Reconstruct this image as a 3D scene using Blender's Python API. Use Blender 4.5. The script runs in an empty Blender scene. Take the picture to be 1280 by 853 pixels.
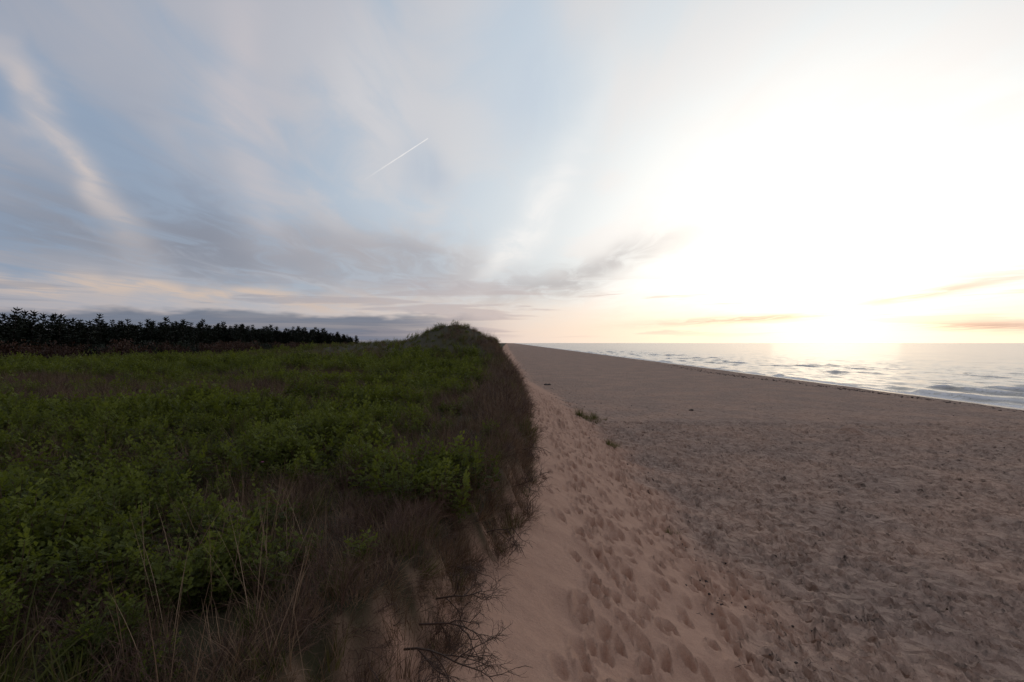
import bpy, math, random
import numpy as np
from mathutils import Vector, Matrix
rng=np.random.default_rng(7); random.seed(7)
scene=bpy.context.scene
CAMZ=5.2; F=711.0
# ---------------------------------------------------------------- noise
def _h(ix,iy,s):
    h=(ix.astype(np.int64)*374761393+iy.astype(np.int64)*668265263+s*974634777)&0xffffffff
    h=((h^(h>>13))*1274126177)&0xffffffff
    return ((h^(h>>16))&0xffff)/65535.0
def vn(x,y,s=0):
    x=np.asarray(x,float);y=np.asarray(y,float)
    x,y=np.broadcast_arrays(x,y)
    ix=np.floor(x);iy=np.floor(y);fx=x-ix;fy=y-iy
    fx=fx*fx*(3-2*fx);fy=fy*fy*(3-2*fy)
    a=_h(ix,iy,s);b=_h(ix+1,iy,s);c=_h(ix,iy+1,s);d=_h(ix+1,iy+1,s)
    return (a*(1-fx)+b*fx)*(1-fy)+(c*(1-fx)+d*fx)*fy
def fbm(x,y,s=0,o=3):
    r=0;a=.5;t=0
    for i in range(o):
        r=r+a*vn(np.asarray(x)*2**i+i*17.3,np.asarray(y)*2**i+i*9.1,s+i);t+=a;a*=.5
    return r/t
def ss(a,b,x):
    t=np.clip((np.asarray(x,float)-a)/(b-a),0,1);return t*t*(3-2*t)
# ---------------------------------------------------------------- terrain
def xe(y):
    y=np.asarray(y,float)
    b=np.interp(y,[-50,0,1.6,2.5,3.5,5,8,15,30,45,60,80,150,400,3000,40000],[.6,.5,-1.1,-1.45,-1.32,-.85,-.15,.12,.35,-.2,-1.7,-2.3,-3,-6,-30,-300])
    return b+(fbm(y*.45,3.3,5,2)-.5)*.65+(vn(y*2.1,1.7,8)-.5)*.28
def plateau(x,y):
    z=3.3+(fbm(x*.12,y*.12,11,2)-.5)*.45+(fbm(x*.03,y*.03,21,2)-.5)*.6*ss(15,60,y)
    z=z+2.0*np.exp(-((x+16)/12)**2-((y-74)/20)**2)
    z=z+3.0*np.exp(-(np.where(x>-5.8,(x+5.8)/4.8,(x+5.8)/4.8))**2-((y-60)/11)**2)
    return z
def beach(x,y):
    z=np.interp(x,[-10,5,20,33,37,40.5,46,80,300,30000],[.7,.55,.5,.55,.32,.0,-.5,-2.5,-6,-30])
    return z+(fbm(x*.15,y*.15,31,2)-.5)*.16*(1-ss(34,38,x))
def hgt(x,y):
    x=np.asarray(x,float);y=np.asarray(y,float)
    d=x-xe(y)
    zp=plateau(x,y);zb=beach(x,y)
    w=4.6*(1+.25*(fbm(y*.12,7.7,41,2)-.5))
    t=np.clip((d-.25)/(w-.25),0,1)
    f=.72*(1-t)**1.25
    up=ss(.20,-.22,d)
    f=f*(1-up)+1.0*up
    f=np.where(d>w,0,f)
    z=zb+(zp-zb)*f
    z=z+.16*np.exp(-((d-w)/.9)**2)*(vn(y*.5,0,43)-.2)*.6
    return z
def grid_axis(start,end,stepf):
    o=[start]
    while o[-1]<end:o.append(o[-1]+stepf(o[-1]))
    return np.array(o)
def sx(x):
    if x< -1.5:return .06+(-1.5-x)*.05
    if x<6:return .03
    if x<46:return .03*(1+(x-6)*.12)
    return .2+(x-46)*.2
def neg():
    o=[-1.5]
    while o[-1]>-30000:o.append(o[-1]-(.06+(-1.5-o[-1])*.05))
    return o[::-1][:-1]
XS=np.array(neg()+list(grid_axis(-1.5,300,sx)))
YS=np.array(list(np.arange(-30,2.4,.6))+list(grid_axis(2.4,30000,lambda y:max(.028,.0085*y) if y<60 else .03*y)))
GX,GY=np.meshgrid(XS,YS)
GZ=hgt(GX,GY)
D=GX-xe(GY)
beachm=ss(3.3,5.2,D+(fbm(GX*.5,GY*.5,61,2)-.5)*2.2)
sandm=ss(.0,.4,D)
near=1-ss(30,70,GY)
shorem=1-ss(37,40,GX)
GZ+=sandm*shorem*beachm*near*((fbm(GX*2.6,GY*2.6,71,2)-.5)*.10+(fbm(GX*6,GY*6,75,2)-.5)*.05)
GZ+=sandm*(1-beachm)*near*((fbm(GX*1.3,GY*1.1,81,2)-.5)*.14+(fbm(GX*7,GY*7,85,2)-.5)*.022)
GZ+=sandm*shorem*beachm*(fbm(GX*.6,GY*.3,77,2)-.5)*.10
# footprints
def stamp(px,py,ang,L=.16,W=.075,dep=.05):
    R=.36
    i0,i1=np.searchsorted(XS,[px-R,px+R]);j0,j1=np.searchsorted(YS,[py-R,py+R])
    if i1-i0<3 or j1-j0<2:return
    X=GX[j0:j1,i0:i1]-px;Y=GY[j0:j1,i0:i1]-py
    c,s=math.cos(ang),math.sin(ang)
    u=(X*c+Y*s)/W;v=(-X*s+Y*c)/L
    r=np.sqrt(u*u+v*v)
    GZ[j0:j1,i0:i1]+=-dep*np.clip(1.15-r,0,1)**.7*(r<1.15)+dep*.38*np.exp(-((r-1.35)/.3)**2)
for k in range(19):
    off=random.uniform(.6,4.8);y=random.uniform(3,6);ph=random.uniform(0,6);side=1
    while y<46:
        x=float(np.interp(y,[0,4,8,15,30,45],[-1.0,-.95,-.2,.1,.35,-.1]))+off+.45*math.sin(y*.25+ph)
        side=-side
        stamp(x+side*.11,y,random.uniform(-.35,.35),L=random.uniform(.13,.18),W=random.uniform(.06,.085),dep=random.uniform(.06,.13))
        y+=random.uniform(.5,.8)
for k in range(14000):
    y=3.5+30*random.random();x=3.0+random.random()*28
    if x>1.0*y+3:continue
    stamp(x,y,random.uniform(-.8,.8) if random.random()<.7 else random.uniform(0,3.1),L=random.uniform(.08,.16),W=random.uniform(.05,.09),dep=random.uniform(.05,.10))
def grid_mesh(name,GX,GY,GZ,attrs):
    ny,nx=GX.shape
    me=bpy.data.meshes.new(name)
    n=nx*ny
    co=np.stack([GX,GY,GZ],-1).reshape(-1).astype(np.float32)
    me.vertices.add(n);me.vertices.foreach_set('co',co)
    idx=np.arange(n).reshape(ny,nx)
    q=np.stack([idx[:-1,:-1],idx[:-1,1:],idx[1:,1:],idx[1:,:-1]],-1).reshape(-1).astype(np.int32)
    nf=(nx-1)*(ny-1)
    me.loops.add(nf*4);me.loops.foreach_set('vertex_index',q)
    me.polygons.add(nf);me.polygons.foreach_set('loop_start',np.arange(nf,dtype=np.int32)*4)
    me.polygons.foreach_set('use_smooth',np.ones(nf,dtype=bool))
    me.update(calc_edges=True)
    for k,a in attrs.items():
        at=me.attributes.new(k,'FLOAT','POINT');at.data.foreach_set('value',np.asarray(a,np.float32).reshape(-1))
    ob=bpy.data.objects.new(name,me);scene.collection.objects.link(ob)
    return ob
terrain=grid_mesh('ground_terrain',GX,GY,GZ,{'sand':ss(-.15,.2,D+(fbm(GX*3,GY*3,91,2)-.5)*.5),'beach':beachm,'wet':ss(37.2,39.4,GX+(fbm(GX*.1,GY*.12,95,2)-.5)*3)})
# ---------------------------------------------------------------- node helpers
def newmat(name):
    m=bpy.data.materials.new(name);m.use_nodes=True;m.node_tree.nodes.clear();return m,m.node_tree
class N:
    def __init__(s,nt):s.t=nt
    def n(s,t,**k):
        x=s.t.nodes.new(t)
        for a,b in k.items():setattr(x,a,b)
        return x
    def l(s,a,b):s.t.links.new(a,b)
    def setin(s,sock,v):
        if isinstance(v,bpy.types.NodeSocket):s.l(v,sock)
        else:sock.default_value=v
    def m(s,op,a,b=0.0,c=None,clamp=False):
        x=s.n('ShaderNodeMath',operation=op,use_clamp=clamp)
        s.setin(x.inputs[0],a);s.setin(x.inputs[1],b)
        if c is not None:s.setin(x.inputs[2],c)
        return x.outputs[0]
    def mix(s,f,a,b,bt='MIX'):
        x=s.n('ShaderNodeMix',data_type='RGBA',blend_type=bt)
        s.setin(x.inputs[0],f)
        for i,v in((6,a),(7,b)):
            if isinstance(v,(tuple,list)):v=tuple(v)+((1,) if len(v)==3 else ())
            s.setin(x.inputs[i],v)
        return x.outputs[2]
    def noise(s,vec,scale,detail=3,rough=.55,dist=0,dim='3D'):
        x=s.n('ShaderNodeTexNoise');x.noise_dimensions=dim;x.inputs['Scale'].default_value=scale;x.inputs['Detail'].default_value=detail
        x.inputs['Roughness'].default_value=rough;x.inputs['Distortion'].default_value=dist
        if vec is not None:s.l(vec,x.inputs['Vector'])
        return x.outputs['Fac']
    def ramp(s,v,stops,interp='LINEAR'):
        x=s.n('ShaderNodeValToRGB');x.color_ramp.interpolation=interp
        e=x.color_ramp.elements
        while len(e)<len(stops):e.new(.5)
        for el,(p,c) in zip(e,stops):
            el.position=p;el.color=tuple(c)+(1,) if not isinstance(c,(int,float)) else (c,c,c,1)
        s.setin(x.inputs[0],v);return x.outputs[0]
    def mr(s,v,a,b,c=0.,d=1.,smooth=True):
        x=s.n('ShaderNodeMapRange');x.interpolation_type='SMOOTHSTEP' if smooth else 'LINEAR'
        s.setin(x.inputs[0],v)
        for i,q in enumerate((a,b,c,d)):x.inputs[i+1].default_value=q
        return x.outputs[0]
    def attr(s,n_):
        x=s.n('ShaderNodeAttribute');x.attribute_name=n_;return x.outputs['Fac']
# ---- terrain material
m,t=newmat('sand_and_soil');N_=N(t)
pos=N_.n('ShaderNodeNewGeometry').outputs['Position']
big=N_.noise(pos,.35,3);fine=N_.noise(pos,60,2,.7);mid=N_.noise(pos,5,4,.65)
slope=N_.mix(mid,(.42,.235,.158),(.55,.33,.225))
bch=N_.mix(mid,(.28,.185,.138),(.47,.322,.245))
bch=N_.mix(N_.mr(big,.35,.7),bch,(.47,.298,.213))
deb=N_.noise(pos,22,2,.6)
bch=N_.mix(N_.mr(deb,.62,.70,0,.6),bch,(.10,.065,.05))
sand=N_.mix(N_.attr('beach'),slope,bch)
sand=N_.mix(N_.mr(fine,.3,.75,.0,.3),sand,(.18,.12,.095))
sep=N_.n('ShaderNodeSeparateXYZ');N_.l(pos,sep.inputs[0])
mp=N_.n('ShaderNodeMapping');N_.l(pos,mp.inputs[0]);mp.inputs['Scale'].default_value=(1,.12,1)
wr=N_.noise(mp.outputs[0],1.2,5,.7)
wrm=N_.m('MULTIPLY',N_.mr(wr,.56,.66),N_.mr(sep.outputs[0],30,35))
sand=N_.mix(N_.m('MULTIPLY',wrm,.75),sand,(.05,.035,.03))
sand=N_.mix(N_.attr('wet'),sand,(.10,.07,.06))
soil=N_.mix(mid,(.045,.030,.018),(.04,.04,.014))
col=N_.mix(N_.attr('sand'),soil,sand)
bs=N_.n('ShaderNodeBsdfPrincipled');N_.l(col,bs.inputs['Base Color'])
rg=N_.mr(N_.attr('wet'),0,1,.95,.25);N_.l(rg,bs.inputs['Roughness'])
bs.inputs['Specular IOR Level'].default_value=.2
vor=N_.n('ShaderNodeTexVoronoi');vor.feature='F1';vor.inputs['Scale'].default_value=3.0
wp=N_.n('ShaderNodeVectorMath',operation='ADD');N_.l(pos,wp.inputs[0])
nz=N_.n('ShaderNodeTexNoise');nz.inputs['Scale'].default_value=2;nz.inputs['Detail'].default_value=1;N_.l(pos,nz.inputs['Vector'])
sc=N_.n('ShaderNodeVectorMath',operation='SCALE');N_.l(nz.outputs['Color'],sc.inputs[0]);sc.inputs['Scale'].default_value=.6
N_.l(sc.outputs[0],wp.inputs[1]);N_.l(wp.outputs[0],vor.inputs['Vector'])
hh=N_.m('ADD',N_.m('MULTIPLY',N_.m('MULTIPLY',vor.outputs['Distance'],N_.attr('beach')),.26),N_.m('MULTIPLY',mid,.045))
hh=N_.m('ADD',hh,N_.m('MULTIPLY',fine,.006))
hh=N_.m('ADD',hh,N_.m('MULTIPLY',N_.m('MULTIPLY',N_.noise(pos,9,2),N_.attr('beach')),.06))
hh=N_.m('MULTIPLY',hh,N_.m('SUBTRACT',1.0,N_.attr('wet')))
bp=N_.n('ShaderNodeBump');bp.inputs['Strength'].default_value=1.;bp.inputs['Distance'].default_value=1.0
N_.l(hh,bp.inputs['Height']);N_.l(bp.outputs[0],bs.inputs['Normal'])
o=N_.n('ShaderNodeOutputMaterial');N_.l(bs.outputs[0],o.inputs[0])
terrain.data.materials.append(m)
# ---------------------------------------------------------------- sea
wx=grid_axis(36,100,lambda x:.2+(x-36)*.006)
wx=np.concatenate([wx,grid_axis(wx[-1]+1,60000,lambda x:.7+(x-100)*.08)])
wy=np.concatenate([np.arange(-200,5,5.),grid_axis(5,60000,lambda y:.3+max(0,y-20)*.012 if y<400 else .08*y)])
WX,WY=np.meshgrid(wx,wy)
ph=WX+(fbm(WX*.02,WY*.03,101,3)-.5)*18
br=ss(.45,.64,fbm(WX*.07+3,WY*.10,103,3))
saw=(ph/6.5)%1.0
prof=np.where(saw<.22,ss(0,.22,saw),1-ss(.22,1,saw))
amp=(.42*np.exp(-((WX-54)/18)**2)*br+.05*np.exp(-((WX-60)/45)**2))*ss(40,43,WX)
WZ=amp*(prof-.3)+(fbm(WX*.5,WY*.35,105,3)-.5)*.42*(1-ss(140,320,WX))*ss(38,46,WX)
crest=np.exp(-((saw-.17)/.10)**2)
foam=crest*ss(.3,.8,br)*ss(.43,.60,fbm(WX*.15,WY*.22,107,3))*(1-ss(62,85,WX))*.9
foam=np.maximum(foam,(1-ss(41.2,42.8,WX+(fbm(WX*.2,WY*.25,109,2)-.5)*4))*.9)
sea=grid_mesh('sea_water',WX,WY,WZ,{'foam':foam})
m,t=newmat('sea_water');N_=N(t)
pos=N_.n('ShaderNodeNewGeometry').outputs['Position']
mp=N_.n('ShaderNodeMapping');N_.l(pos,mp.inputs[0]);mp.inputs['Scale'].default_value=(1,.5,1)
n1=N_.noise(mp.outputs[0],.9,4,.6);n2=N_.noise(mp.outputs[0],.12,3,.6)
h=N_.m('ADD',N_.m('MULTIPLY',n1,.20),N_.m('MULTIPLY',n2,.6))
bp=N_.n('ShaderNodeBump');bp.inputs['Strength'].default_value=.35;bp.inputs['Distance'].default_value=1.;N_.l(h,bp.inputs['Height'])
bs=N_.n('ShaderNodeBsdfPrincipled');N_.l(bp.outputs[0],bs.inputs['Normal'])
fm=N_.m('MULTIPLY',N_.attr('foam'),N_.mr(N_.noise(pos,1.6,4,.7),.35,.5))
N_.l(N_.mix(fm,(.15,.137,.128),(.8,.77,.75)),bs.inputs['Base Color'])
N_.l(N_.m('ADD',.18,N_.m('MULTIPLY',fm,.7)),bs.inputs['Roughness']);bs.inputs['IOR'].default_value=1.33
o=N_.n('ShaderNodeOutputMaterial');N_.l(bs.outputs[0],o.inputs[0])
sea.data.materials.append(m)
# ---------------------------------------------------------------- plant materials
def leafmat(name,c1,c2,tr,trf=.3,patch=None):
    m,t=newmat(name);n=N(t)
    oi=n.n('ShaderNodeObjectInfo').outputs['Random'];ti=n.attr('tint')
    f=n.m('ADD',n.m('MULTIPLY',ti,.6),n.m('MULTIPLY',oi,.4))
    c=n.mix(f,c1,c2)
    if patch:
        c=n.mix(n.mr(oi,.55,.75,0,.8),c,patch)
    d=n.n('ShaderNodeBsdfPrincipled');n.l(c,d.inputs['Base Color']);d.inputs['Roughness'].default_value=.6;d.inputs['Specular IOR Level'].default_value=.2
    out=d.outputs[0]
    if trf>0:
        tt=n.n('ShaderNodeBsdfTranslucent');n.l(n.mix(f,tuple(x*.5 for x in tr),tr),tt.inputs[0])
        ms=n.n('ShaderNodeMixShader');ms.inputs[0].default_value=trf;n.l(d.outputs[0],ms.inputs[1]);n.l(tt.outputs[0],ms.inputs[2]);out=ms.outputs[0]
    o=n.n('ShaderNodeOutputMaterial');n.l(out,o.inputs[0]);return m
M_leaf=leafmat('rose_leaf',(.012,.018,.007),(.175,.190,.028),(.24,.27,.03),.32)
M_grass=leafmat('green_grass',(.036,.041,.012),(.145,.142,.032),(.16,.165,.035),.3,(.13,.088,.040))
M_dry=leafmat('dry_grass',(.055,.030,.018),(.30,.185,.105),(.15,.095,.055),.12)
M_twig=leafmat('dead_twig',(.036,.020,.014),(.15,.082,.056),(.05,.03,.02),.0)
M_spruce=leafmat('spruce_needles',(.006,.010,.006),(.024,.028,.013),(.02,.03,.01),0)
M_bark=leafmat('bark',(.03,.022,.018),(.06,.045,.035),(.02,.02,.02),0)
M_redbush=leafmat('red_shrub',(.03,.014,.010),(.085,.038,.02),(.08,.04,.02),0)
M_pink=leafmat('rose_petal',(.45,.12,.25),(.6,.2,.35),(.5,.15,.3),.3)
M_debris=leafmat('dark_debris',(.03,.02,.016),(.10,.065,.05),(.02,.02,.02),0)
class MB:
    def __init__(s):s.v=[];s.f=[];s.t=[];s.m=[]
    def add(s,vs,fs,tint=.5,mat=0):
        b=len(s.v);s.v+= [tuple(a) for a in vs]
        for f in fs:s.f.append(tuple(b+i for i in f));s.t.append(tint);s.m.append(mat)
    def obj(s,name,mats,link=True,smooth=False):
        me=bpy.data.meshes.new(name);me.from_pydata(s.v,[],s.f)
        for mm in mats:me.materials.append(mm)
        me.polygons.foreach_set('material_index',s.m)
        if smooth:me.polygons.foreach_set('use_smooth',[True]*len(s.f))
        at=me.attributes.new('tint','FLOAT','FACE');at.data.foreach_set('value',s.t)
        me.update();ob=bpy.data.objects.new(name,me)
        if link:scene.collection.objects.link(ob)
        return ob
U=random.uniform
def rv(a=1):
    return Vector((random.gauss(0,1),random.gauss(0,1),random.gauss(0,1)))*a
def leaf(mb,p,d,up,l,w,tint,mat=0):
    d=d.normalized();s=d.cross(up)
    if s.length<1e-3:s=d.orthogonal()
    s.normalize();u=s.cross(d)
    mid=p+d*l*.5
    mb.add([p,mid+s*w*.5+u*w*.18,p+d*l-u*l*.08,mid-s*w*.5+u*w*.18],[(0,1,2,3)],tint,mat)
def tube(mb,pts,r0,r1,tint=.5,mat=0,sides=3):
    n=len(pts);vs=[];fs=[]
    for i,p in enumerate(pts):
        d=(pts[min(i+1,n-1)]-pts[max(i-1,0)]).normalized();a=d.orthogonal().normalized();b=d.cross(a)
        r=r0+(r1-r0)*i/(n-1)
        for k in range(sides):
            an=2*math.pi*k/sides;vs.append(p+a*math.cos(an)*r+b*math.sin(an)*r)
    for i in range(n-1):
        for k in range(sides):
            fs.append((i*sides+k,i*sides+(k+1)%sides,(i+1)*sides+(k+1)%sides,(i+1)*sides+k))
    mb.add(vs,fs,tint,mat)
def blade(mb,p,d,L,w,droop,tint,mat=0,seg=4):
    q=p.copy();dd=d.normalized()
    side=Vector((-d.y,d.x,0)) if abs(d.x)+abs(d.y)>1e-3 else Vector((1,0,0))
    side=(side.normalized()+rv(.3)).normalized()
    vs=[]
    for i in range(seg+1):
        ww=w*(1-(i/seg)**1.5)*.5+.0004
        vs+=[q+side*ww,q-side*ww];q=q+dd*L/seg;dd=(dd+Vector((0,0,-1))*droop/seg+Vector((d.x,d.y,0))*droop*.5/seg).normalized()
    mb.add(vs,[(2*i,2*i+1,2*i+3,2*i+2) for i in range(seg)],tint,mat)
SRC={}
def coll(name,obs):
    c=bpy.data.collections.new(name)
    for o_ in obs:c.objects.link(o_)
    SRC[name]=c;return c
def rose(i,flower=False,ns=16,nl=7,pairs=3,big=1.):
    mb=MB()
    for k in range(ns):
        a=U(0,6.283);r=.33*math.sqrt(U(0,1));H=U(.26,.58)*(1-.35*r/.33)
        base=Vector((math.cos(a)*r*.4,math.sin(a)*r*.4,-.03));top=Vector((math.cos(a)*r,math.sin(a)*r,H))
        mid_=base.lerp(top,.5)+rv(.02);tube(mb,[base,mid_,top],.005,.002,.3,1)
        for j in range(nl):
            f=.35+.65*j/(nl-1);p=base.lerp(top,f);b=j*2.4+U(-.4,.4)
            out=Vector((math.cos(b),math.sin(b),.15+.9*(f-.35)))
            if j>=nl-2:out.z+=.8
            out.normalize();Lr=U(.09,.13)*(1.15-.35*f)
            up=(Vector((0,0,1))+out*-.3+rv(.25)).normalized();s=out.cross(up).normalized()
            t=min(1,max(0,(f-.45)*1.5*(H/.5)+U(-.15,.15)))  # tint rises up each stem: lit tops and shaded interior put into leaf colour
            for e in range(pairs):
                q=p+out*Lr*(.25+e*.9/pairs)-Vector((0,0,.012*e))
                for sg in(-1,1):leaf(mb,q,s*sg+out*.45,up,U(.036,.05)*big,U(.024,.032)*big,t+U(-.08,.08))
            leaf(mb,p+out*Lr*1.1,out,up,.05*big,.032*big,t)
    if flower:
        a=U(0,6.28);p=Vector((math.cos(a)*.12,math.sin(a)*.12,.54))
        for j in range(6):
            b=j*1.047;leaf(mb,p,Vector((math.cos(b),math.sin(b),.5)),Vector((0,0,1)),.04,.038,U(0,1),2)
    return mb.obj('rose_clump_%d'%i,[M_leaf,M_twig,M_pink],False)
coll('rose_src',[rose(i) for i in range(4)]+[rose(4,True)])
coll('rosefar_src',[rose(10+i,False,12,5,2,1.6) for i in range(4)])
def grassclump(i,n,L,w,mat,spread=.16,droop=.9,tilt=.35,seg=3):
    mb=MB()
    for k in range(n):
        a=U(0,6.283);r=spread*math.sqrt(U(0,1));p=Vector((math.cos(a)*r,math.sin(a)*r,-.02))
        d=Vector((math.cos(a)*U(0,tilt*2),math.sin(a)*U(0,tilt*2),1))+rv(.12)
        blade(mb,p,d,L*U(.4,1.1),w,droop*U(.2,1.3),U(0,1),0,seg)
    return mb.obj('tuft%d'%i,[mat],False)
coll('green_src',[grassclump(i,46,.42,.011,M_grass) for i in range(3)])
coll('dry_src',[grassclump(i,46,.40,.0055,M_dry,.18,1.1,.5) for i in range(4)])
coll('reed_src',[grassclump(i,16,.60,.019,M_grass,.1,1.0,.35,5) for i in range(2)])
def twig(mb,p,d,L,r,depth,mat=0,sides=3,wig=.35,grav=0.,n=4):
    pts=[p.copy()];dd=d.normalized()
    for i in range(n):
        dd=(dd+rv(wig*.5)+Vector((0,0,grav))).normalized();pts.append(pts[-1]+dd*L/n)
    tube(mb,pts,r,r*.55,U(0,1),mat,sides)
    if depth>0:
        for i in range(1,n+1):
            for _ in range(1 if i<n else 2):
                if U(0,1)<.85:
                    twig(mb,pts[i],(dd+rv(.55)).normalized(),L*U(.45,.75),r*.6,depth-1,mat,sides,wig,grav,n)
def twigclump(i):
    mb=MB()
    for k in range(7):
        a=U(0,6.28);p=Vector((math.cos(a)*.08,math.sin(a)*.08,-.03))
        twig(mb,p,Vector((math.cos(a)*.6,math.sin(a)*.6,1)),U(.18,.3),.0042,2,n=3)
    return mb.obj('twigs%d'%i,[M_twig],False)
coll('twig_src',[twigclump(i) for i in range(4)])
def spruce(i,H=5.0,R=1.25):
    mb=MB()
    tube(mb,[Vector((0,0,-.2)),Vector((U(-.05,.05),0,H*.5)),Vector((0,0,H*.97))],.09,.012,.4,1,6)
    lv=16
    for k in range(lv):
        f=k/lv;z=H*(.04+.94*f);Rk=R*(1-f**1.5)*U(.65,1.1)+.10
        nb=int(9-4*f)
        for j in range(nb):
            if U(0,1)<.10:continue
            a=j*6.283/nb+U(-.3,.3)+k;L=Rk*U(.55,1.15)
            d=Vector((math.cos(a),math.sin(a),U(-.1,.4)+.45*f));d.normalize()
            tube(mb,[Vector((0,0,z)),Vector((0,0,z))+d*L],.015,.004,.3,1)
            for q in range(4):
                p=Vector((0,0,z))+d*L*(.2+.8*q/4)
                s=Vector((-d.y,d.x,0))
                for sg in(-1,1):
                    leaf(mb,p,s*sg*.8+d+Vector((0,0,U(-.4,.35))),Vector((0,0,1))+rv(.5),L*.36*U(.7,1.2)+.09,.20,U(0,1),0)
            leaf(mb,Vector((0,0,z))+d*L*.85,d,rv(),.34,.15,U(0,1),0)
    leaf(mb,Vector((0,0,H*.93)),Vector((0,0,1)),Vector((1,0,0)),.4,.08,.5,0)
    return mb.obj('spruce%d'%i,[M_spruce,M_bark],False)
coll('spruce_src',[spruce(i,U(3.7,5.2),U(1.2,1.8)) for i in range(6)])
def bush(i,mat):
    mb=MB()
    for k in range(500):
        v=rv().normalized();r=U(.6,1.05);p=Vector((v.x*r*.9,v.y*r*.9,abs(v.z)*r*1.1))
        p*=1+.25*math.sin(v.x*5+i)*math.cos(v.y*4+v.z*3)
        leaf(mb,p,v+rv(.6),rv(),U(.12,.2),U(.08,.12),U(0,1)*.6+.4*min(1,p.z))
    for k in range(12):
        a=U(0,6.28);tube(mb,[Vector((0,0,-.1)),Vector((math.cos(a)*.6,math.sin(a)*.6,U(.5,1)))],.03,.01,.3,1)
    return mb.obj('bush%d'%i,[mat,M_bark],False)
coll('redbush_src',[bush(i,M_redbush if i<2 else (M_spruce if i==2 else M_leaf)) for i in range(4)])
def scatter(name,src,pts,rots,scl,idx):
    pts=np.asarray(pts,np.float32);n=len(pts)
    me=bpy.data.meshes.new(name);me.vertices.add(n);me.vertices.foreach_set('co',pts.reshape(-1))
    a=me.attributes.new('rot','FLOAT_VECTOR','POINT');a.data.foreach_set('vector',np.asarray(rots,np.float32).reshape(-1))
    a=me.attributes.new('scl','FLOAT_VECTOR','POINT');a.data.foreach_set('vector',np.asarray(scl,np.float32).reshape(-1))
    a=me.attributes.new('idx','INT','POINT');a.data.foreach_set('value',np.asarray(idx,np.int32))
    ob=bpy.data.objects.new(name,me);scene.collection.objects.link(ob)
    g=bpy.data.node_groups.new(name,'GeometryNodeTree')
    g.interface.new_socket('Geometry',in_out='INPUT',socket_type='NodeSocketGeometry')
    g.interface.new_socket('Geometry',in_out='OUTPUT',socket_type='NodeSocketGeometry')
    gi=g.nodes.new('NodeGroupInput');go=g.nodes.new('NodeGroupOutput')
    ip=g.nodes.new('GeometryNodeInstanceOnPoints');ci=g.nodes.new('GeometryNodeCollectionInfo')
    ci.inputs[0].default_value=SRC[src];ci.inputs['Separate Children'].default_value=True;ci.inputs['Reset Children'].default_value=True
    def na(nm,dt):
        x=g.nodes.new('GeometryNodeInputNamedAttribute');x.data_type=dt;x.inputs[0].default_value=nm
        return [o for o in x.outputs if o.enabled][0]
    e=g.nodes.new('FunctionNodeEulerToRotation')
    L=g.links.new
    L(gi.outputs[0],ip.inputs['Points']);L(ci.outputs[0],ip.inputs['Instance']);ip.inputs['Pick Instance'].default_value=True
    L(na('idx','INT'),ip.inputs['Instance Index']);L(na('rot','FLOAT_VECTOR'),e.inputs[0]);L(e.outputs[0],ip.inputs['Rotation'])
    L(na('scl','FLOAT_VECTOR'),ip.inputs['Scale']);L(ip.outputs[0],go.inputs[0])
    md=ob.modifiers.new('scatter','NODES');md.node_group=g
    return ob
def sample(y0,y1,dens,xl=lambda y:-1.0*y-3,dmax=.1):
    A=(y1-y0)*(abs(xl(y1))+3);n=int(A*dens)
    y=rng.uniform(y0,y1,n);x=rng.uniform(xl(y1),3,n)
    k=(x>xl(y))&(x-xe(y)<dmax);return x[k],y[k]
class Acc:
    def __init__(s):s.p=[];s.r=[];s.s=[];s.i=[]
    def add(s,x,y,sc,nidx,tilt=.12,dz=0,tx=0.,idx=None):
        n=len(x)
        if n==0:return
        z=hgt(x,y)+dz
        s.p.append(np.stack([x,y,z],1))
        s.r.append(np.stack([rng.normal(0,tilt,n),rng.normal(0,tilt,n)+tx,rng.uniform(0,6.283,n)],1))
        sc=np.broadcast_to(sc,(n,))
        s.s.append(np.stack([sc,sc,sc*rng.uniform(.8,1.2,n)],1));s.i.append(rng.integers(0,nidx,n) if idx is None else idx)
    def make(s,name,src):
        return scatter(name,src,np.concatenate(s.p),np.concatenate(s.r),np.concatenate(s.s),np.concatenate(s.i))
rose_a,rosef_a,dry_a,green_a,twig_a=Acc(),Acc(),Acc(),Acc(),Acc()
def midband(x,y):
    d=x-xe(y)
    return ss(15,18,y+(fbm(x*.25,y*.25,203,2)-.5)*6)*(1-ss(28,34,y+(fbm(x*.1,y*.2,204,2)-.5)*10))*ss(-5,-8,d)*ss(.24,.38,fbm(x*.09,y*.2,205,2))*.96
def brown(x,y):
    d=x-xe(y);nz=(fbm(x*.7,y*.7,201,2)-.5)
    e=ss(-3.1,-1.6,d+nz*2.6)
    f=ss(4.5,3.2,y+nz*2.6)*.75
    b=np.maximum(e,f)
    sp_=ss(.60,.70,fbm(x*.4,y*.3,207,2))*.7
    return np.maximum(np.maximum(b,midband(x,y)),sp_)
def rl(n):
    i=rng.integers(0,4,n);i[rng.random(n)<.008]=4;return i
for (y0,y1,dn,s0,s1) in((1.9,12,10.5,.75,1.2),(12,26,5.0,.95,1.4),(26,48,2.0,1.2,1.9)):
    x,y=sample(y0,y1,dn,dmax=-.15)
    b=brown(x,y);k=rng.random(len(x))>b*np.where(y>12,1.02,.92)
    x2,y2=x[k],y[k]
    hN=(.42+1.15*fbm(x2*.6,y2*.5,211,2))*np.where(y2>9,.87,1)
    (rose_a if y1<13 else rosef_a).add(x2,y2,rng.uniform(s0,s1,len(x2))*hN*np.where(y2<4.5,.8,1),4,idx=rl(len(x2)) if y1<13 else None,dz=-.03)
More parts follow.
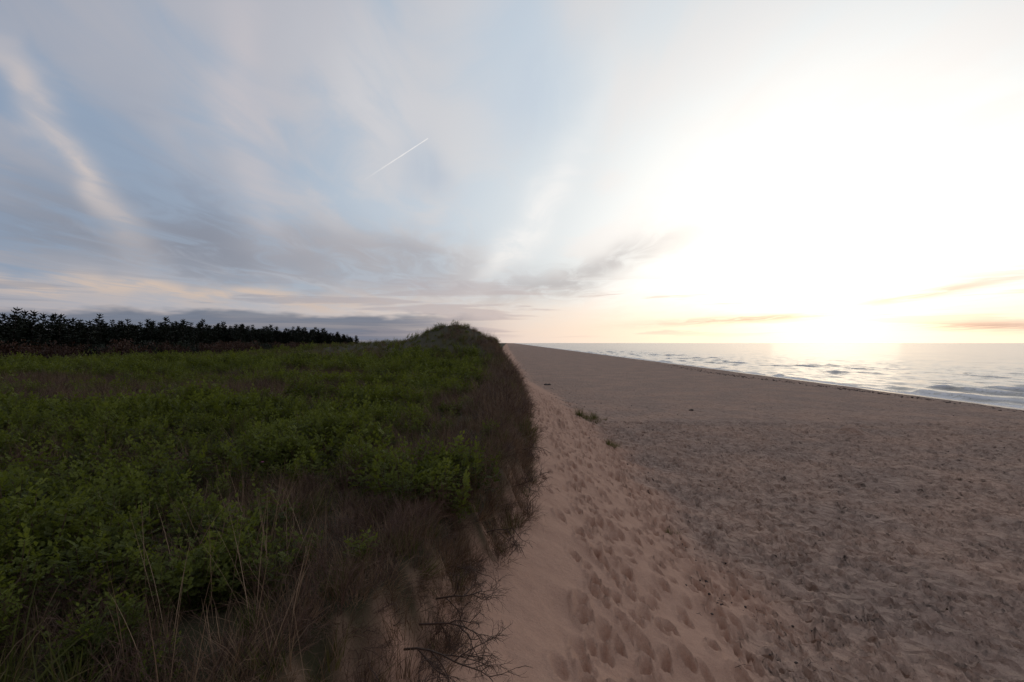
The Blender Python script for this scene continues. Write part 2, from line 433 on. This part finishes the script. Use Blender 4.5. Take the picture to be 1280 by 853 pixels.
for (y0,y1,dn,s0,s1) in((1.9,7,38,.7,1.15),(7,14,20,.9,1.4),(14,30,9,1.2,2.0),(30,60,3,1.7,2.6)):
    x,y=sample(y0,y1,dn,dmax=.12)
    b=brown(x,y);k=rng.random(len(x))<b
    x,y=x[k],y[k];u=rng.random(len(x))
    dry_a.add(x[u<.58],y[u<.58],rng.uniform(s0,s1,(u<.58).sum())*.85,4,.25)
    k=(u>=.58)&(u<.87);twig_a.add(x[k],y[k],rng.uniform(s0,s1,k.sum())*.8,4,.3)
    k=u>=.87;green_a.add(x[k],y[k],rng.uniform(s0,s1,k.sum())*.75,3,.2)
x,y=sample(2.5,20,.9,dmax=-.2);dry_a.add(x,y,rng.uniform(1.0,1.6,len(x)),4,.2)
for (y0,y1,dn,s) in((2.2,6,110,.60),(6,14,80,.8),(14,30,34,1.1),(30,75,12,1.7)):
    n=int((y1-y0)*dn*.75);y=rng.uniform(y0,y1,n);x=xe(y)+rng.uniform(-.5,.28,n)*np.where(y>40,1.7,1)
    u=rng.random(n)
    for a,lo,hi,ni in((dry_a,0,.55,4),(twig_a,.55,.94,4),(green_a,.94,1,3)):
        k=(u>=lo)&(u<hi);a.add(x[k],y[k],rng.uniform(.6,1.15,k.sum())*s,ni,.35,tx=.5)
for (y0,y1,dn,s0,s1) in((28,50,2.8,1.2,2.0),(50,100,1.3,1.6,2.8),(100,260,.25,3,5)):
    x,y=sample(y0,y1,dn,xl=lambda y:-.62*y-30,dmax=.1)
    u=rng.random(len(x));b=fbm(x*.07,y*.15,221,2);nr=b<.55
    keep=rng.random(len(x))>brown(x,y)*.8
    k=(u<.70)&keep;green_a.add(x[k],y[k],rng.uniform(s0,s1,k.sum())*.55,3,.2)
    k=(u>=.70)&(u<.84);dry_a.add(x[k],y[k],rng.uniform(s0,s1,k.sum())*.55,4,.2)
    k=(u>=.84)&nr&keep;rosef_a.add(x[k],y[k],rng.uniform(s0,s1,k.sum())*.65,4,dz=-.1)
n=16;y=rng.normal(7.6,.5,n);x=xe(y)-.5+rng.normal(0,.28,n);rose_a.add(x,y,rng.uniform(.9,1.25,n),4)
n=26;y=rng.normal(4.0,.5,n);x=rng.normal(-2.9,.8,n);rose_a.add(x,y,rng.uniform(.6,.95,n),4)
rose_a.make('rose_shrubs','rose_src');rosef_a.make('low_shrubs','rosefar_src');dry_a.make('dry_grass','dry_src')
green_a.make('green_grass','green_src');twig_a.make('dead_twig_scrub','twig_src')
ra=Acc()
x=rng.uniform(-2.9,-2.2,16);y=rng.uniform(2.5,3.2,16);ra.add(x,y,rng.uniform(.65,.95,16),2,.15)
x,y=sample(3,14,.12,dmax=-.5);ra.add(x,y,rng.uniform(.6,.9,len(x)),2,.15)
ra.make('broadleaf_grass','reed_src')
def tuftat(px,py,zg,n,s):
    d=(CAMZ-zg)*F/(py-429);x=(px-640)/F*d
    a=Acc();xx=x+rng.normal(0,.22*s,n);yy=d+rng.normal(0,.3*s,n);a.add(xx,yy,rng.uniform(.5,.95,n)*s,3,.2);a.make('beach_grass_tuft','green_src')
tuftat(738,514,1.2,14,1.7);tuftat(765,558,.8,8,1.0);tuftat(835,664,.9,3,.55)
# spruces
n=3400
y=rng.uniform(20,245,n);x=-48-.092*y-rng.exponential(14,n)+rng.normal(0,1.6,n)-7*(fbm(y*.05,2.2,231,2)-.5)
ta=Acc();sc_=np.interp(y,[20,60,100,245],[.68,.80,.93,1.12])*rng.uniform(.45,1.25,n)*(.75+.5*fbm(x*.06,y*.06,233,2))
ta.add(x,y,sc_,6,.05);ta.make('spruce_treeline','spruce_src')
n=760;y=rng.uniform(25,220,n);x=-44-.09*y+rng.normal(0,2.2,n)
ba=Acc();ba.add(x,y,rng.uniform(.7,1.8,n),3,.1,dz=-.1);ba.make('shrub_thicket','redbush_src')
n=50;y=rng.normal(59,4,n);x=rng.normal(-5.8,2.4,n);k=x<xe(y)-.3
ba=Acc();ba.add(x[k],y[k],rng.uniform(.15,.32,k.sum()),1,.1,dz=-.1,idx=np.full(k.sum(),3));ba.make('hilltop_shrubs','redbush_src')
# dead branches hanging over sand
mb=MB()
for (by,dx,dy,dz,L,r) in((3.5,1,.05,.05,.46,.012),(3.75,1,-.12,-.1,.46,.012),(4.3,1,.2,.1,.40,.010),(4.7,1,-.1,.0,.36,.010),(5.2,1,0,.1,.34,.009),(6.0,1,-.1,.2,.34,.009),(3.2,1,-.1,-.05,.46,.012),(7.2,1,0,.25,.34,.009),(9.5,1,-.1,.3,.36,.01),(12.5,1,0,.3,.4,.011)):
    bx=float(xe(by))+.05;bz=float(hgt(bx,by))+.12
    twig(mb,Vector((bx,by,bz)),Vector((dx,dy,dz)),L,r,4,0,4,.3,-.06)
M_branch=leafmat('branch_wood',(.03,.018,.013),(.08,.045,.032),(.05,.03,.02),.0)
mb.obj('dead_branch',[M_branch])
mb=MB()
for k in range(100):
    y=U(2.8,6);x=U(-.62*y,-.28*y)-.2
    z=float(hgt(x,y));blade(mb,Vector((x,y,z)),Vector((U(-.4,.4),U(-.3,.3),1)),U(.45,.88),.005,U(0,.8),U(.5,1),0,6)
M_straw=leafmat('straw',(.16,.09,.055),(.40,.265,.16),(.2,.13,.08),.12)
mb.obj('tall_dry_stalks',[M_straw])
def rock(mb,c,r,flat=.6,mat=0):
    vs=[];n=7;rings=4
    for i in range(rings+1):
        th=math.pi*i/rings
        for j in range(n):
            a=2*math.pi*j/n;rr=r*U(.75,1.2)
            vs.append(c+Vector((math.sin(th)*math.cos(a)*rr,math.sin(th)*math.sin(a)*rr,math.cos(th)*rr*flat)))
    mb.add(vs,[(i*n+j,i*n+(j+1)%n,(i+1)*n+(j+1)%n,(i+1)*n+j) for i in range(rings) for j in range(n)],U(0,1),mat)
mb=MB()
for k in range(260):
    if k<70:y=random.gauss(9.5,1.6);x=random.gauss(3.9,.5)
    elif k<130:y=U(18,60);x=random.gauss(4.6,1.0)
    else:y=U(6,45);x=U(3,32)
    if y<5.5:continue
    rock(mb,Vector((x,y,float(hgt(x,y))+.0)),U(.009,.024)*(1+y*.03),.6)
for k in range(30):
    y=random.gauss(10.,2.5);x=random.gauss(4.1,.7);z=float(hgt(x,y))+.02;a=U(0,6.28)
    if y<5:continue
    twig(mb,Vector((x,y,z)),Vector((math.cos(a),math.sin(a),0)),U(.06,.16),.004,1)
mb.obj('beach_debris',[M_debris])
mb=MB()
for k in range(700):
    y=8+110*random.random()**1.5;x=34.5+random.gauss(0,.7)+2*math.sin(y*.05)-1
    rock(mb,Vector((x,y,float(hgt(x,y))+.02)),U(.03,.13),.35)
mb.obj('seaweed_wrack',[M_debris])
def objrock(name,px,py,zg,r,flat=.5):
    d=(CAMZ-zg)*F/(py-429);x=(px-640)/F*d;mb=MB();z=float(hgt(x,d)) if zg>.1 else zg
    for k in range(5):rock(mb,Vector((x+U(-r,r)*.9,d+U(-r,r)*.5,z+.02)),r*U(.4,.9),flat)
    mb.obj(name,[M_debris])
objrock('driftwood_clump',684,472,1.4,.36,.5)
objrock('beach_rock',863,513,.55,.18)
objrock('sea_rock',1210,468,0,.5,.3)
d0=(CAMZ-.55)*F/(541-429);x0=(1063-640)/F*d0
mx=np.linspace(-1.6,1.6,60);MX,MY=np.meshgrid(mx,mx)
MZ=.55*np.exp(-(MX/.55)**2-(MY/.6)**2)*(.7+.6*fbm(MX*3+5,MY*3,241,3))+.14*np.exp(-((MX-.8)/.4)**2-(MY/.5)**2)-.07
mo=grid_mesh('sand_mound',MX+x0,MY+d0,hgt(MX+x0,MY+d0)+MZ,{'sand':np.ones_like(MX),'beach':np.ones_like(MX),'wet':np.zeros_like(MX)})
mo.data.materials.append(terrain.data.materials[0])
# ---------------------------------------------------------------- contrail
mb=MB();A=Vector((-.26*27875,27875,8000+5));B=Vector((-.148*22222,22222,8005))
dd=(B-A).normalized();sd=dd.cross(Vector((0,0,1))).normalized();up=dd.cross(sd).normalized();vs=[];n=24
for i in range(n+1):
    f=i/n;p=A.lerp(B,f);w=36*(1.1-.5*f)*(1+.2*math.sin(i*1.7))
    vs+=[p+sd*w,p+up*w,p-sd*w,p-up*w]
mb.add(vs,[(4*i+k,4*i+(k+1)%4,4*i+4+(k+1)%4,4*i+4+k) for i in range(n) for k in range(4)])
m,t=newmat('contrail_ice');q=N(t);e=q.n('ShaderNodeEmission');e.inputs[0].default_value=(1,.96,.93,1);e.inputs[1].default_value=.95  # emission stands in for sunlight on the contrail
tr=q.n('ShaderNodeBsdfTransparent');ms=q.n('ShaderNodeMixShader')
ps=q.n('ShaderNodeSeparateXYZ');q.l(q.n('ShaderNodeNewGeometry').outputs['Position'],ps.inputs[0])
q.l(q.mr(ps.outputs[0],-7250,-4200,.03,.35),ms.inputs[0]);q.l(tr.outputs[0],ms.inputs[1]);q.l(e.outputs[0],ms.inputs[2])
oo=q.n('ShaderNodeOutputMaterial');q.l(ms.outputs[0],oo.inputs[0]);mb.obj('contrail',[m])
# ---------------------------------------------------------------- world
SAZ=math.radians(29.4);SEL=math.radians(3.2)
S=Vector((math.sin(SAZ)*math.cos(SEL),math.cos(SAZ)*math.cos(SEL),math.sin(SEL)))
w=bpy.data.worlds.new('World');scene.world=w;w.use_nodes=True;w.node_tree.nodes.clear();q=N(w.node_tree)
Dv=q.n('ShaderNodeTexCoord').outputs['Generated']
nm=q.n('ShaderNodeVectorMath',operation='NORMALIZE');q.l(Dv,nm.inputs[0]);Dv=nm.outputs[0]
sp=q.n('ShaderNodeSeparateXYZ');q.l(Dv,sp.inputs[0]);dx,dy,dz=sp.outputs
dot=q.n('ShaderNodeVectorMath',operation='DOT_PRODUCT');q.l(Dv,dot.inputs[0]);dot.inputs[1].default_value=S
th=q.m('DIVIDE',q.m('ARCCOSINE',q.m('MINIMUM',dot.outputs['Value'],.99999)),math.pi)
el=q.m('MULTIPLY',q.m('ARCSINE',dz),180/math.pi)
az=q.m('MULTIPLY',q.m('ARCTAN2',dx,dy),180/math.pi)
def d_(a):return a/180
base=q.ramp(th,[(0,(2.4,2.2,1.8)),(d_(3),(1.9,1.75,1.5)),(d_(9),(1.42,1.36,1.25)),(d_(17),(1.08,1.07,1.03)),(d_(26),(.78,.82,.84)),(d_(38),(.55,.62,.70)),(d_(52),(.38,.46,.57)),(d_(75),(.24,.32,.45)),(d_(130),(.36,.39,.46))])  # end stop brightens the unseen sky behind the camera to light the foreground
inv=q.m('DIVIDE',1.0,q.m('ADD',q.m('MAXIMUM',dz,0.0),.03))
cx=q.m('MULTIPLY',dx,inv);cy=q.m('MULTIPLY',dy,inv)
a=math.radians(-3);ca,sa=math.cos(a),math.sin(a)
ux=q.m('SUBTRACT',q.m('MULTIPLY',cx,ca),q.m('MULTIPLY',cy,sa))
uy=q.m('ADD',q.m('MULTIPLY',cx,sa),q.m('MULTIPLY',cy,ca))
def vec(x,y,z=0.):
    c=q.n('ShaderNodeCombineXYZ');q.setin(c.inputs[0],x);q.setin(c.inputs[1],y);q.setin(c.inputs[2],z);return c.outputs[0]
s1=q.noise(vec(q.m('MULTIPLY',ux,1.3),q.m('MULTIPLY',uy,.38),3.1),1.0,3,.5,.4,'2D')
s2=q.noise(vec(q.m('MULTIPLY_ADD',ux,2.4,5.),q.m('MULTIPLY',uy,.95),9.7),1.0,5,.6,.5,'2D')
cir=q.m('ADD',q.m('MULTIPLY',s1,.6),q.m('MULTIPLY',s2,.4))
cm=q.mr(cir,.40,.62)
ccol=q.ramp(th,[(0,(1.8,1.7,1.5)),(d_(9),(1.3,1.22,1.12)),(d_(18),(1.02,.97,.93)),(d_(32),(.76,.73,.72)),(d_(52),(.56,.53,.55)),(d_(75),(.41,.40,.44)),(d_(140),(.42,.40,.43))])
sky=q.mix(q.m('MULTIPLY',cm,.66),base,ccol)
wn=q.n('ShaderNodeTexNoise');wn.noise_dimensions='2D';wn.inputs['Scale'].default_value=1.0;wn.inputs['Detail'].default_value=3
q.l(vec(q.m('MULTIPLY',az,.10),q.m('MULTIPLY',el,.14),2.),wn.inputs['Vector'])
wsx=q.n('ShaderNodeSeparateXYZ');q.l(wn.outputs['Color'],wsx.inputs[0])
azd=q.m('ADD',az,q.m('MULTIPLY',q.m('SUBTRACT',wsx.outputs[0],.5),5.5))
eld=q.m('ADD',el,q.m('MULTIPLY',q.m('SUBTRACT',wsx.outputs[1],.5),4.))
brk=q.mr(s2,.30,.62,.45,1.)
def form(sky,a0,e0,a1,e1,wd,col,k,fine=False):
    L=math.hypot(a1-a0,e1-e0);c,s=(a1-a0)/L,(e1-e0)/L;mx_,my_=(a0+a1)/2,(e0+e1)/2
    A_,E_=(az,el) if fine else (azd,eld)
    iu=1/(L*.6);iv=1/wd
    u=q.m('MULTIPLY_ADD',A_,c*iu,q.m('MULTIPLY_ADD',E_,s*iu,-(mx_*c+my_*s)*iu))
    v=q.m('MULTIPLY_ADD',A_,-s*iv,q.m('MULTIPLY_ADD',E_,c*iv,-(my_*c-mx_*s)*iv))
    g=q.m('POWER',math.e,q.m('MULTIPLY',q.m('MULTIPLY_ADD',u,u,q.m('MULTIPLY',v,v)),-1.))
    return q.mix(q.m('MULTIPLY',q.m('MULTIPLY',g,brk),k),sky,col)
sky=form(sky,-36,18,-27,9,5,(.25,.31,.42),.75)
sky=form(sky,-46,10,-14,7.0,3.2,(.235,.26,.33),1.)
sky=form(sky,-22,9,-4,7.5,2.6,(.40,.385,.42),.8)
sky=form(sky,-42.5,22,-34.5,10,1.3,(.62,.55,.53),1.)
sky=form(sky,-46,5.2,-10,3.6,.8,(.64,.51,.43),.95)
sky=form(sky,-26,30,-23.5,12,2.4,(.56,.53,.56),.75)
sky=form(sky,-15,28,-11,16,5,(.64,.64,.67),.75)
sky=form(sky,-1,32,3,20,5,(.50,.60,.72),.6)
sky=form(sky,-11,18,-7,15,2.0,(.45,.52,.62),.7)
sky=form(sky,-3,4.5,6.5,20,1.6,(.95,.93,.91),.75)
sky=form(sky,-5,3.4,14,9.0,1.5,(.47,.46,.48),.85)
sky=form(sky,-16,4.5,0,6.0,1.0,(.42,.40,.44),.6)
hz=q.mr(el,6,.8)
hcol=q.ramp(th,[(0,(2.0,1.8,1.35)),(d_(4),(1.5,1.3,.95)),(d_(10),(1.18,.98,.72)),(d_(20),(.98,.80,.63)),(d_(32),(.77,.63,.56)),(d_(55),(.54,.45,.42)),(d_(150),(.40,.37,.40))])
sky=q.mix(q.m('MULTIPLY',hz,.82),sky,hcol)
b1=q.noise(vec(q.m('MULTIPLY',az,.05),q.m('MULTIPLY',el,.85),1.3),1.0,5,.6,.3,'2D')
bars=q.m('MULTIPLY',q.m('MULTIPLY',q.mr(b1,.50,.60),q.mr(el,.3,1.2)),q.mr(el,7.5,4))
bcol=q.ramp(th,[(0,(1.3,1.2,1.0)),(d_(7),(.90,.79,.69)),(d_(14),(.68,.58,.54)),(d_(30),(.49,.42,.44)),(d_(60),(.30,.31,.37))])
sky=q.mix(q.m('MULTIPLY',bars,.6),sky,bcol)
sky=form(sky,15,1.9,28,2.5,.35,(.58,.48,.45),.95,True)
sky=form(sky,31,3.2,42,5.0,.45,(.74,.64,.57),.95,True)
sky=form(sky,37,1.4,44,1.2,.35,(.46,.39,.39),1.0,True)
e2=q.m('ADD',el,q.m('MULTIPLY',q.m('SUBTRACT',q.noise(vec(q.m('MULTIPLY',az,.09),q.m('MULTIPLY',el,.35)),1.0,4,.65,0,'2D'),.5),2.2))
bank=q.m('MULTIPLY',q.m('MULTIPLY',q.mr(e2,3.1,2.4),q.mr(az,2,-14)),q.mr(az,-150,-100))
bn=q.noise(vec(q.m('MULTIPLY',az,.07),q.m('MULTIPLY',el,1.6)),1.0,4,.6,0,'2D')
sky=q.mix(q.m('MULTIPLY',bank,q.mr(bn,.35,.6,.7,.97)),sky,q.mix(q.mr(bn,.4,.65),(.10,.14,.215),(.16,.195,.27)))
ns=q.n('ShaderNodeTexSky');ns.sky_type='NISHITA';ns.sun_disc=False;ns.sun_elevation=SEL;ns.sun_rotation=SAZ
nsc=q.n('ShaderNodeVectorMath',operation='SCALE');q.l(ns.outputs[0],nsc.inputs[0]);nsc.inputs['Scale'].default_value=.01
sky=q.mix(1.0,sky,nsc.outputs[0],'ADD')
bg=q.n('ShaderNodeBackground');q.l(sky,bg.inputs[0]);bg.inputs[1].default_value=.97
oo=q.n('ShaderNodeOutputWorld');q.l(bg.outputs[0],oo.inputs[0])
# low sun veiled by thin cloud: wide, very weak and warm
sun=bpy.data.lights.new('sun','SUN');sun.energy=.012;sun.angle=math.radians(10);sun.color=(1,.84,.64)
so=bpy.data.objects.new('sun',sun);scene.collection.objects.link(so);so.rotation_euler=S.to_track_quat('Z','Y').to_euler()
# ---------------------------------------------------------------- camera
cam=bpy.data.cameras.new('camera');cam.lens=20;cam.sensor_width=36;cam.clip_end=200000;cam.clip_start=.05
co=bpy.data.objects.new('camera',cam);scene.collection.objects.link(co);co.location=(0,0,CAMZ)
co.rotation_euler=(math.radians(90.2),0,0);scene.camera=co
scene.view_settings.view_transform='Standard';scene.view_settings.look='None';scene.view_settings.exposure=0
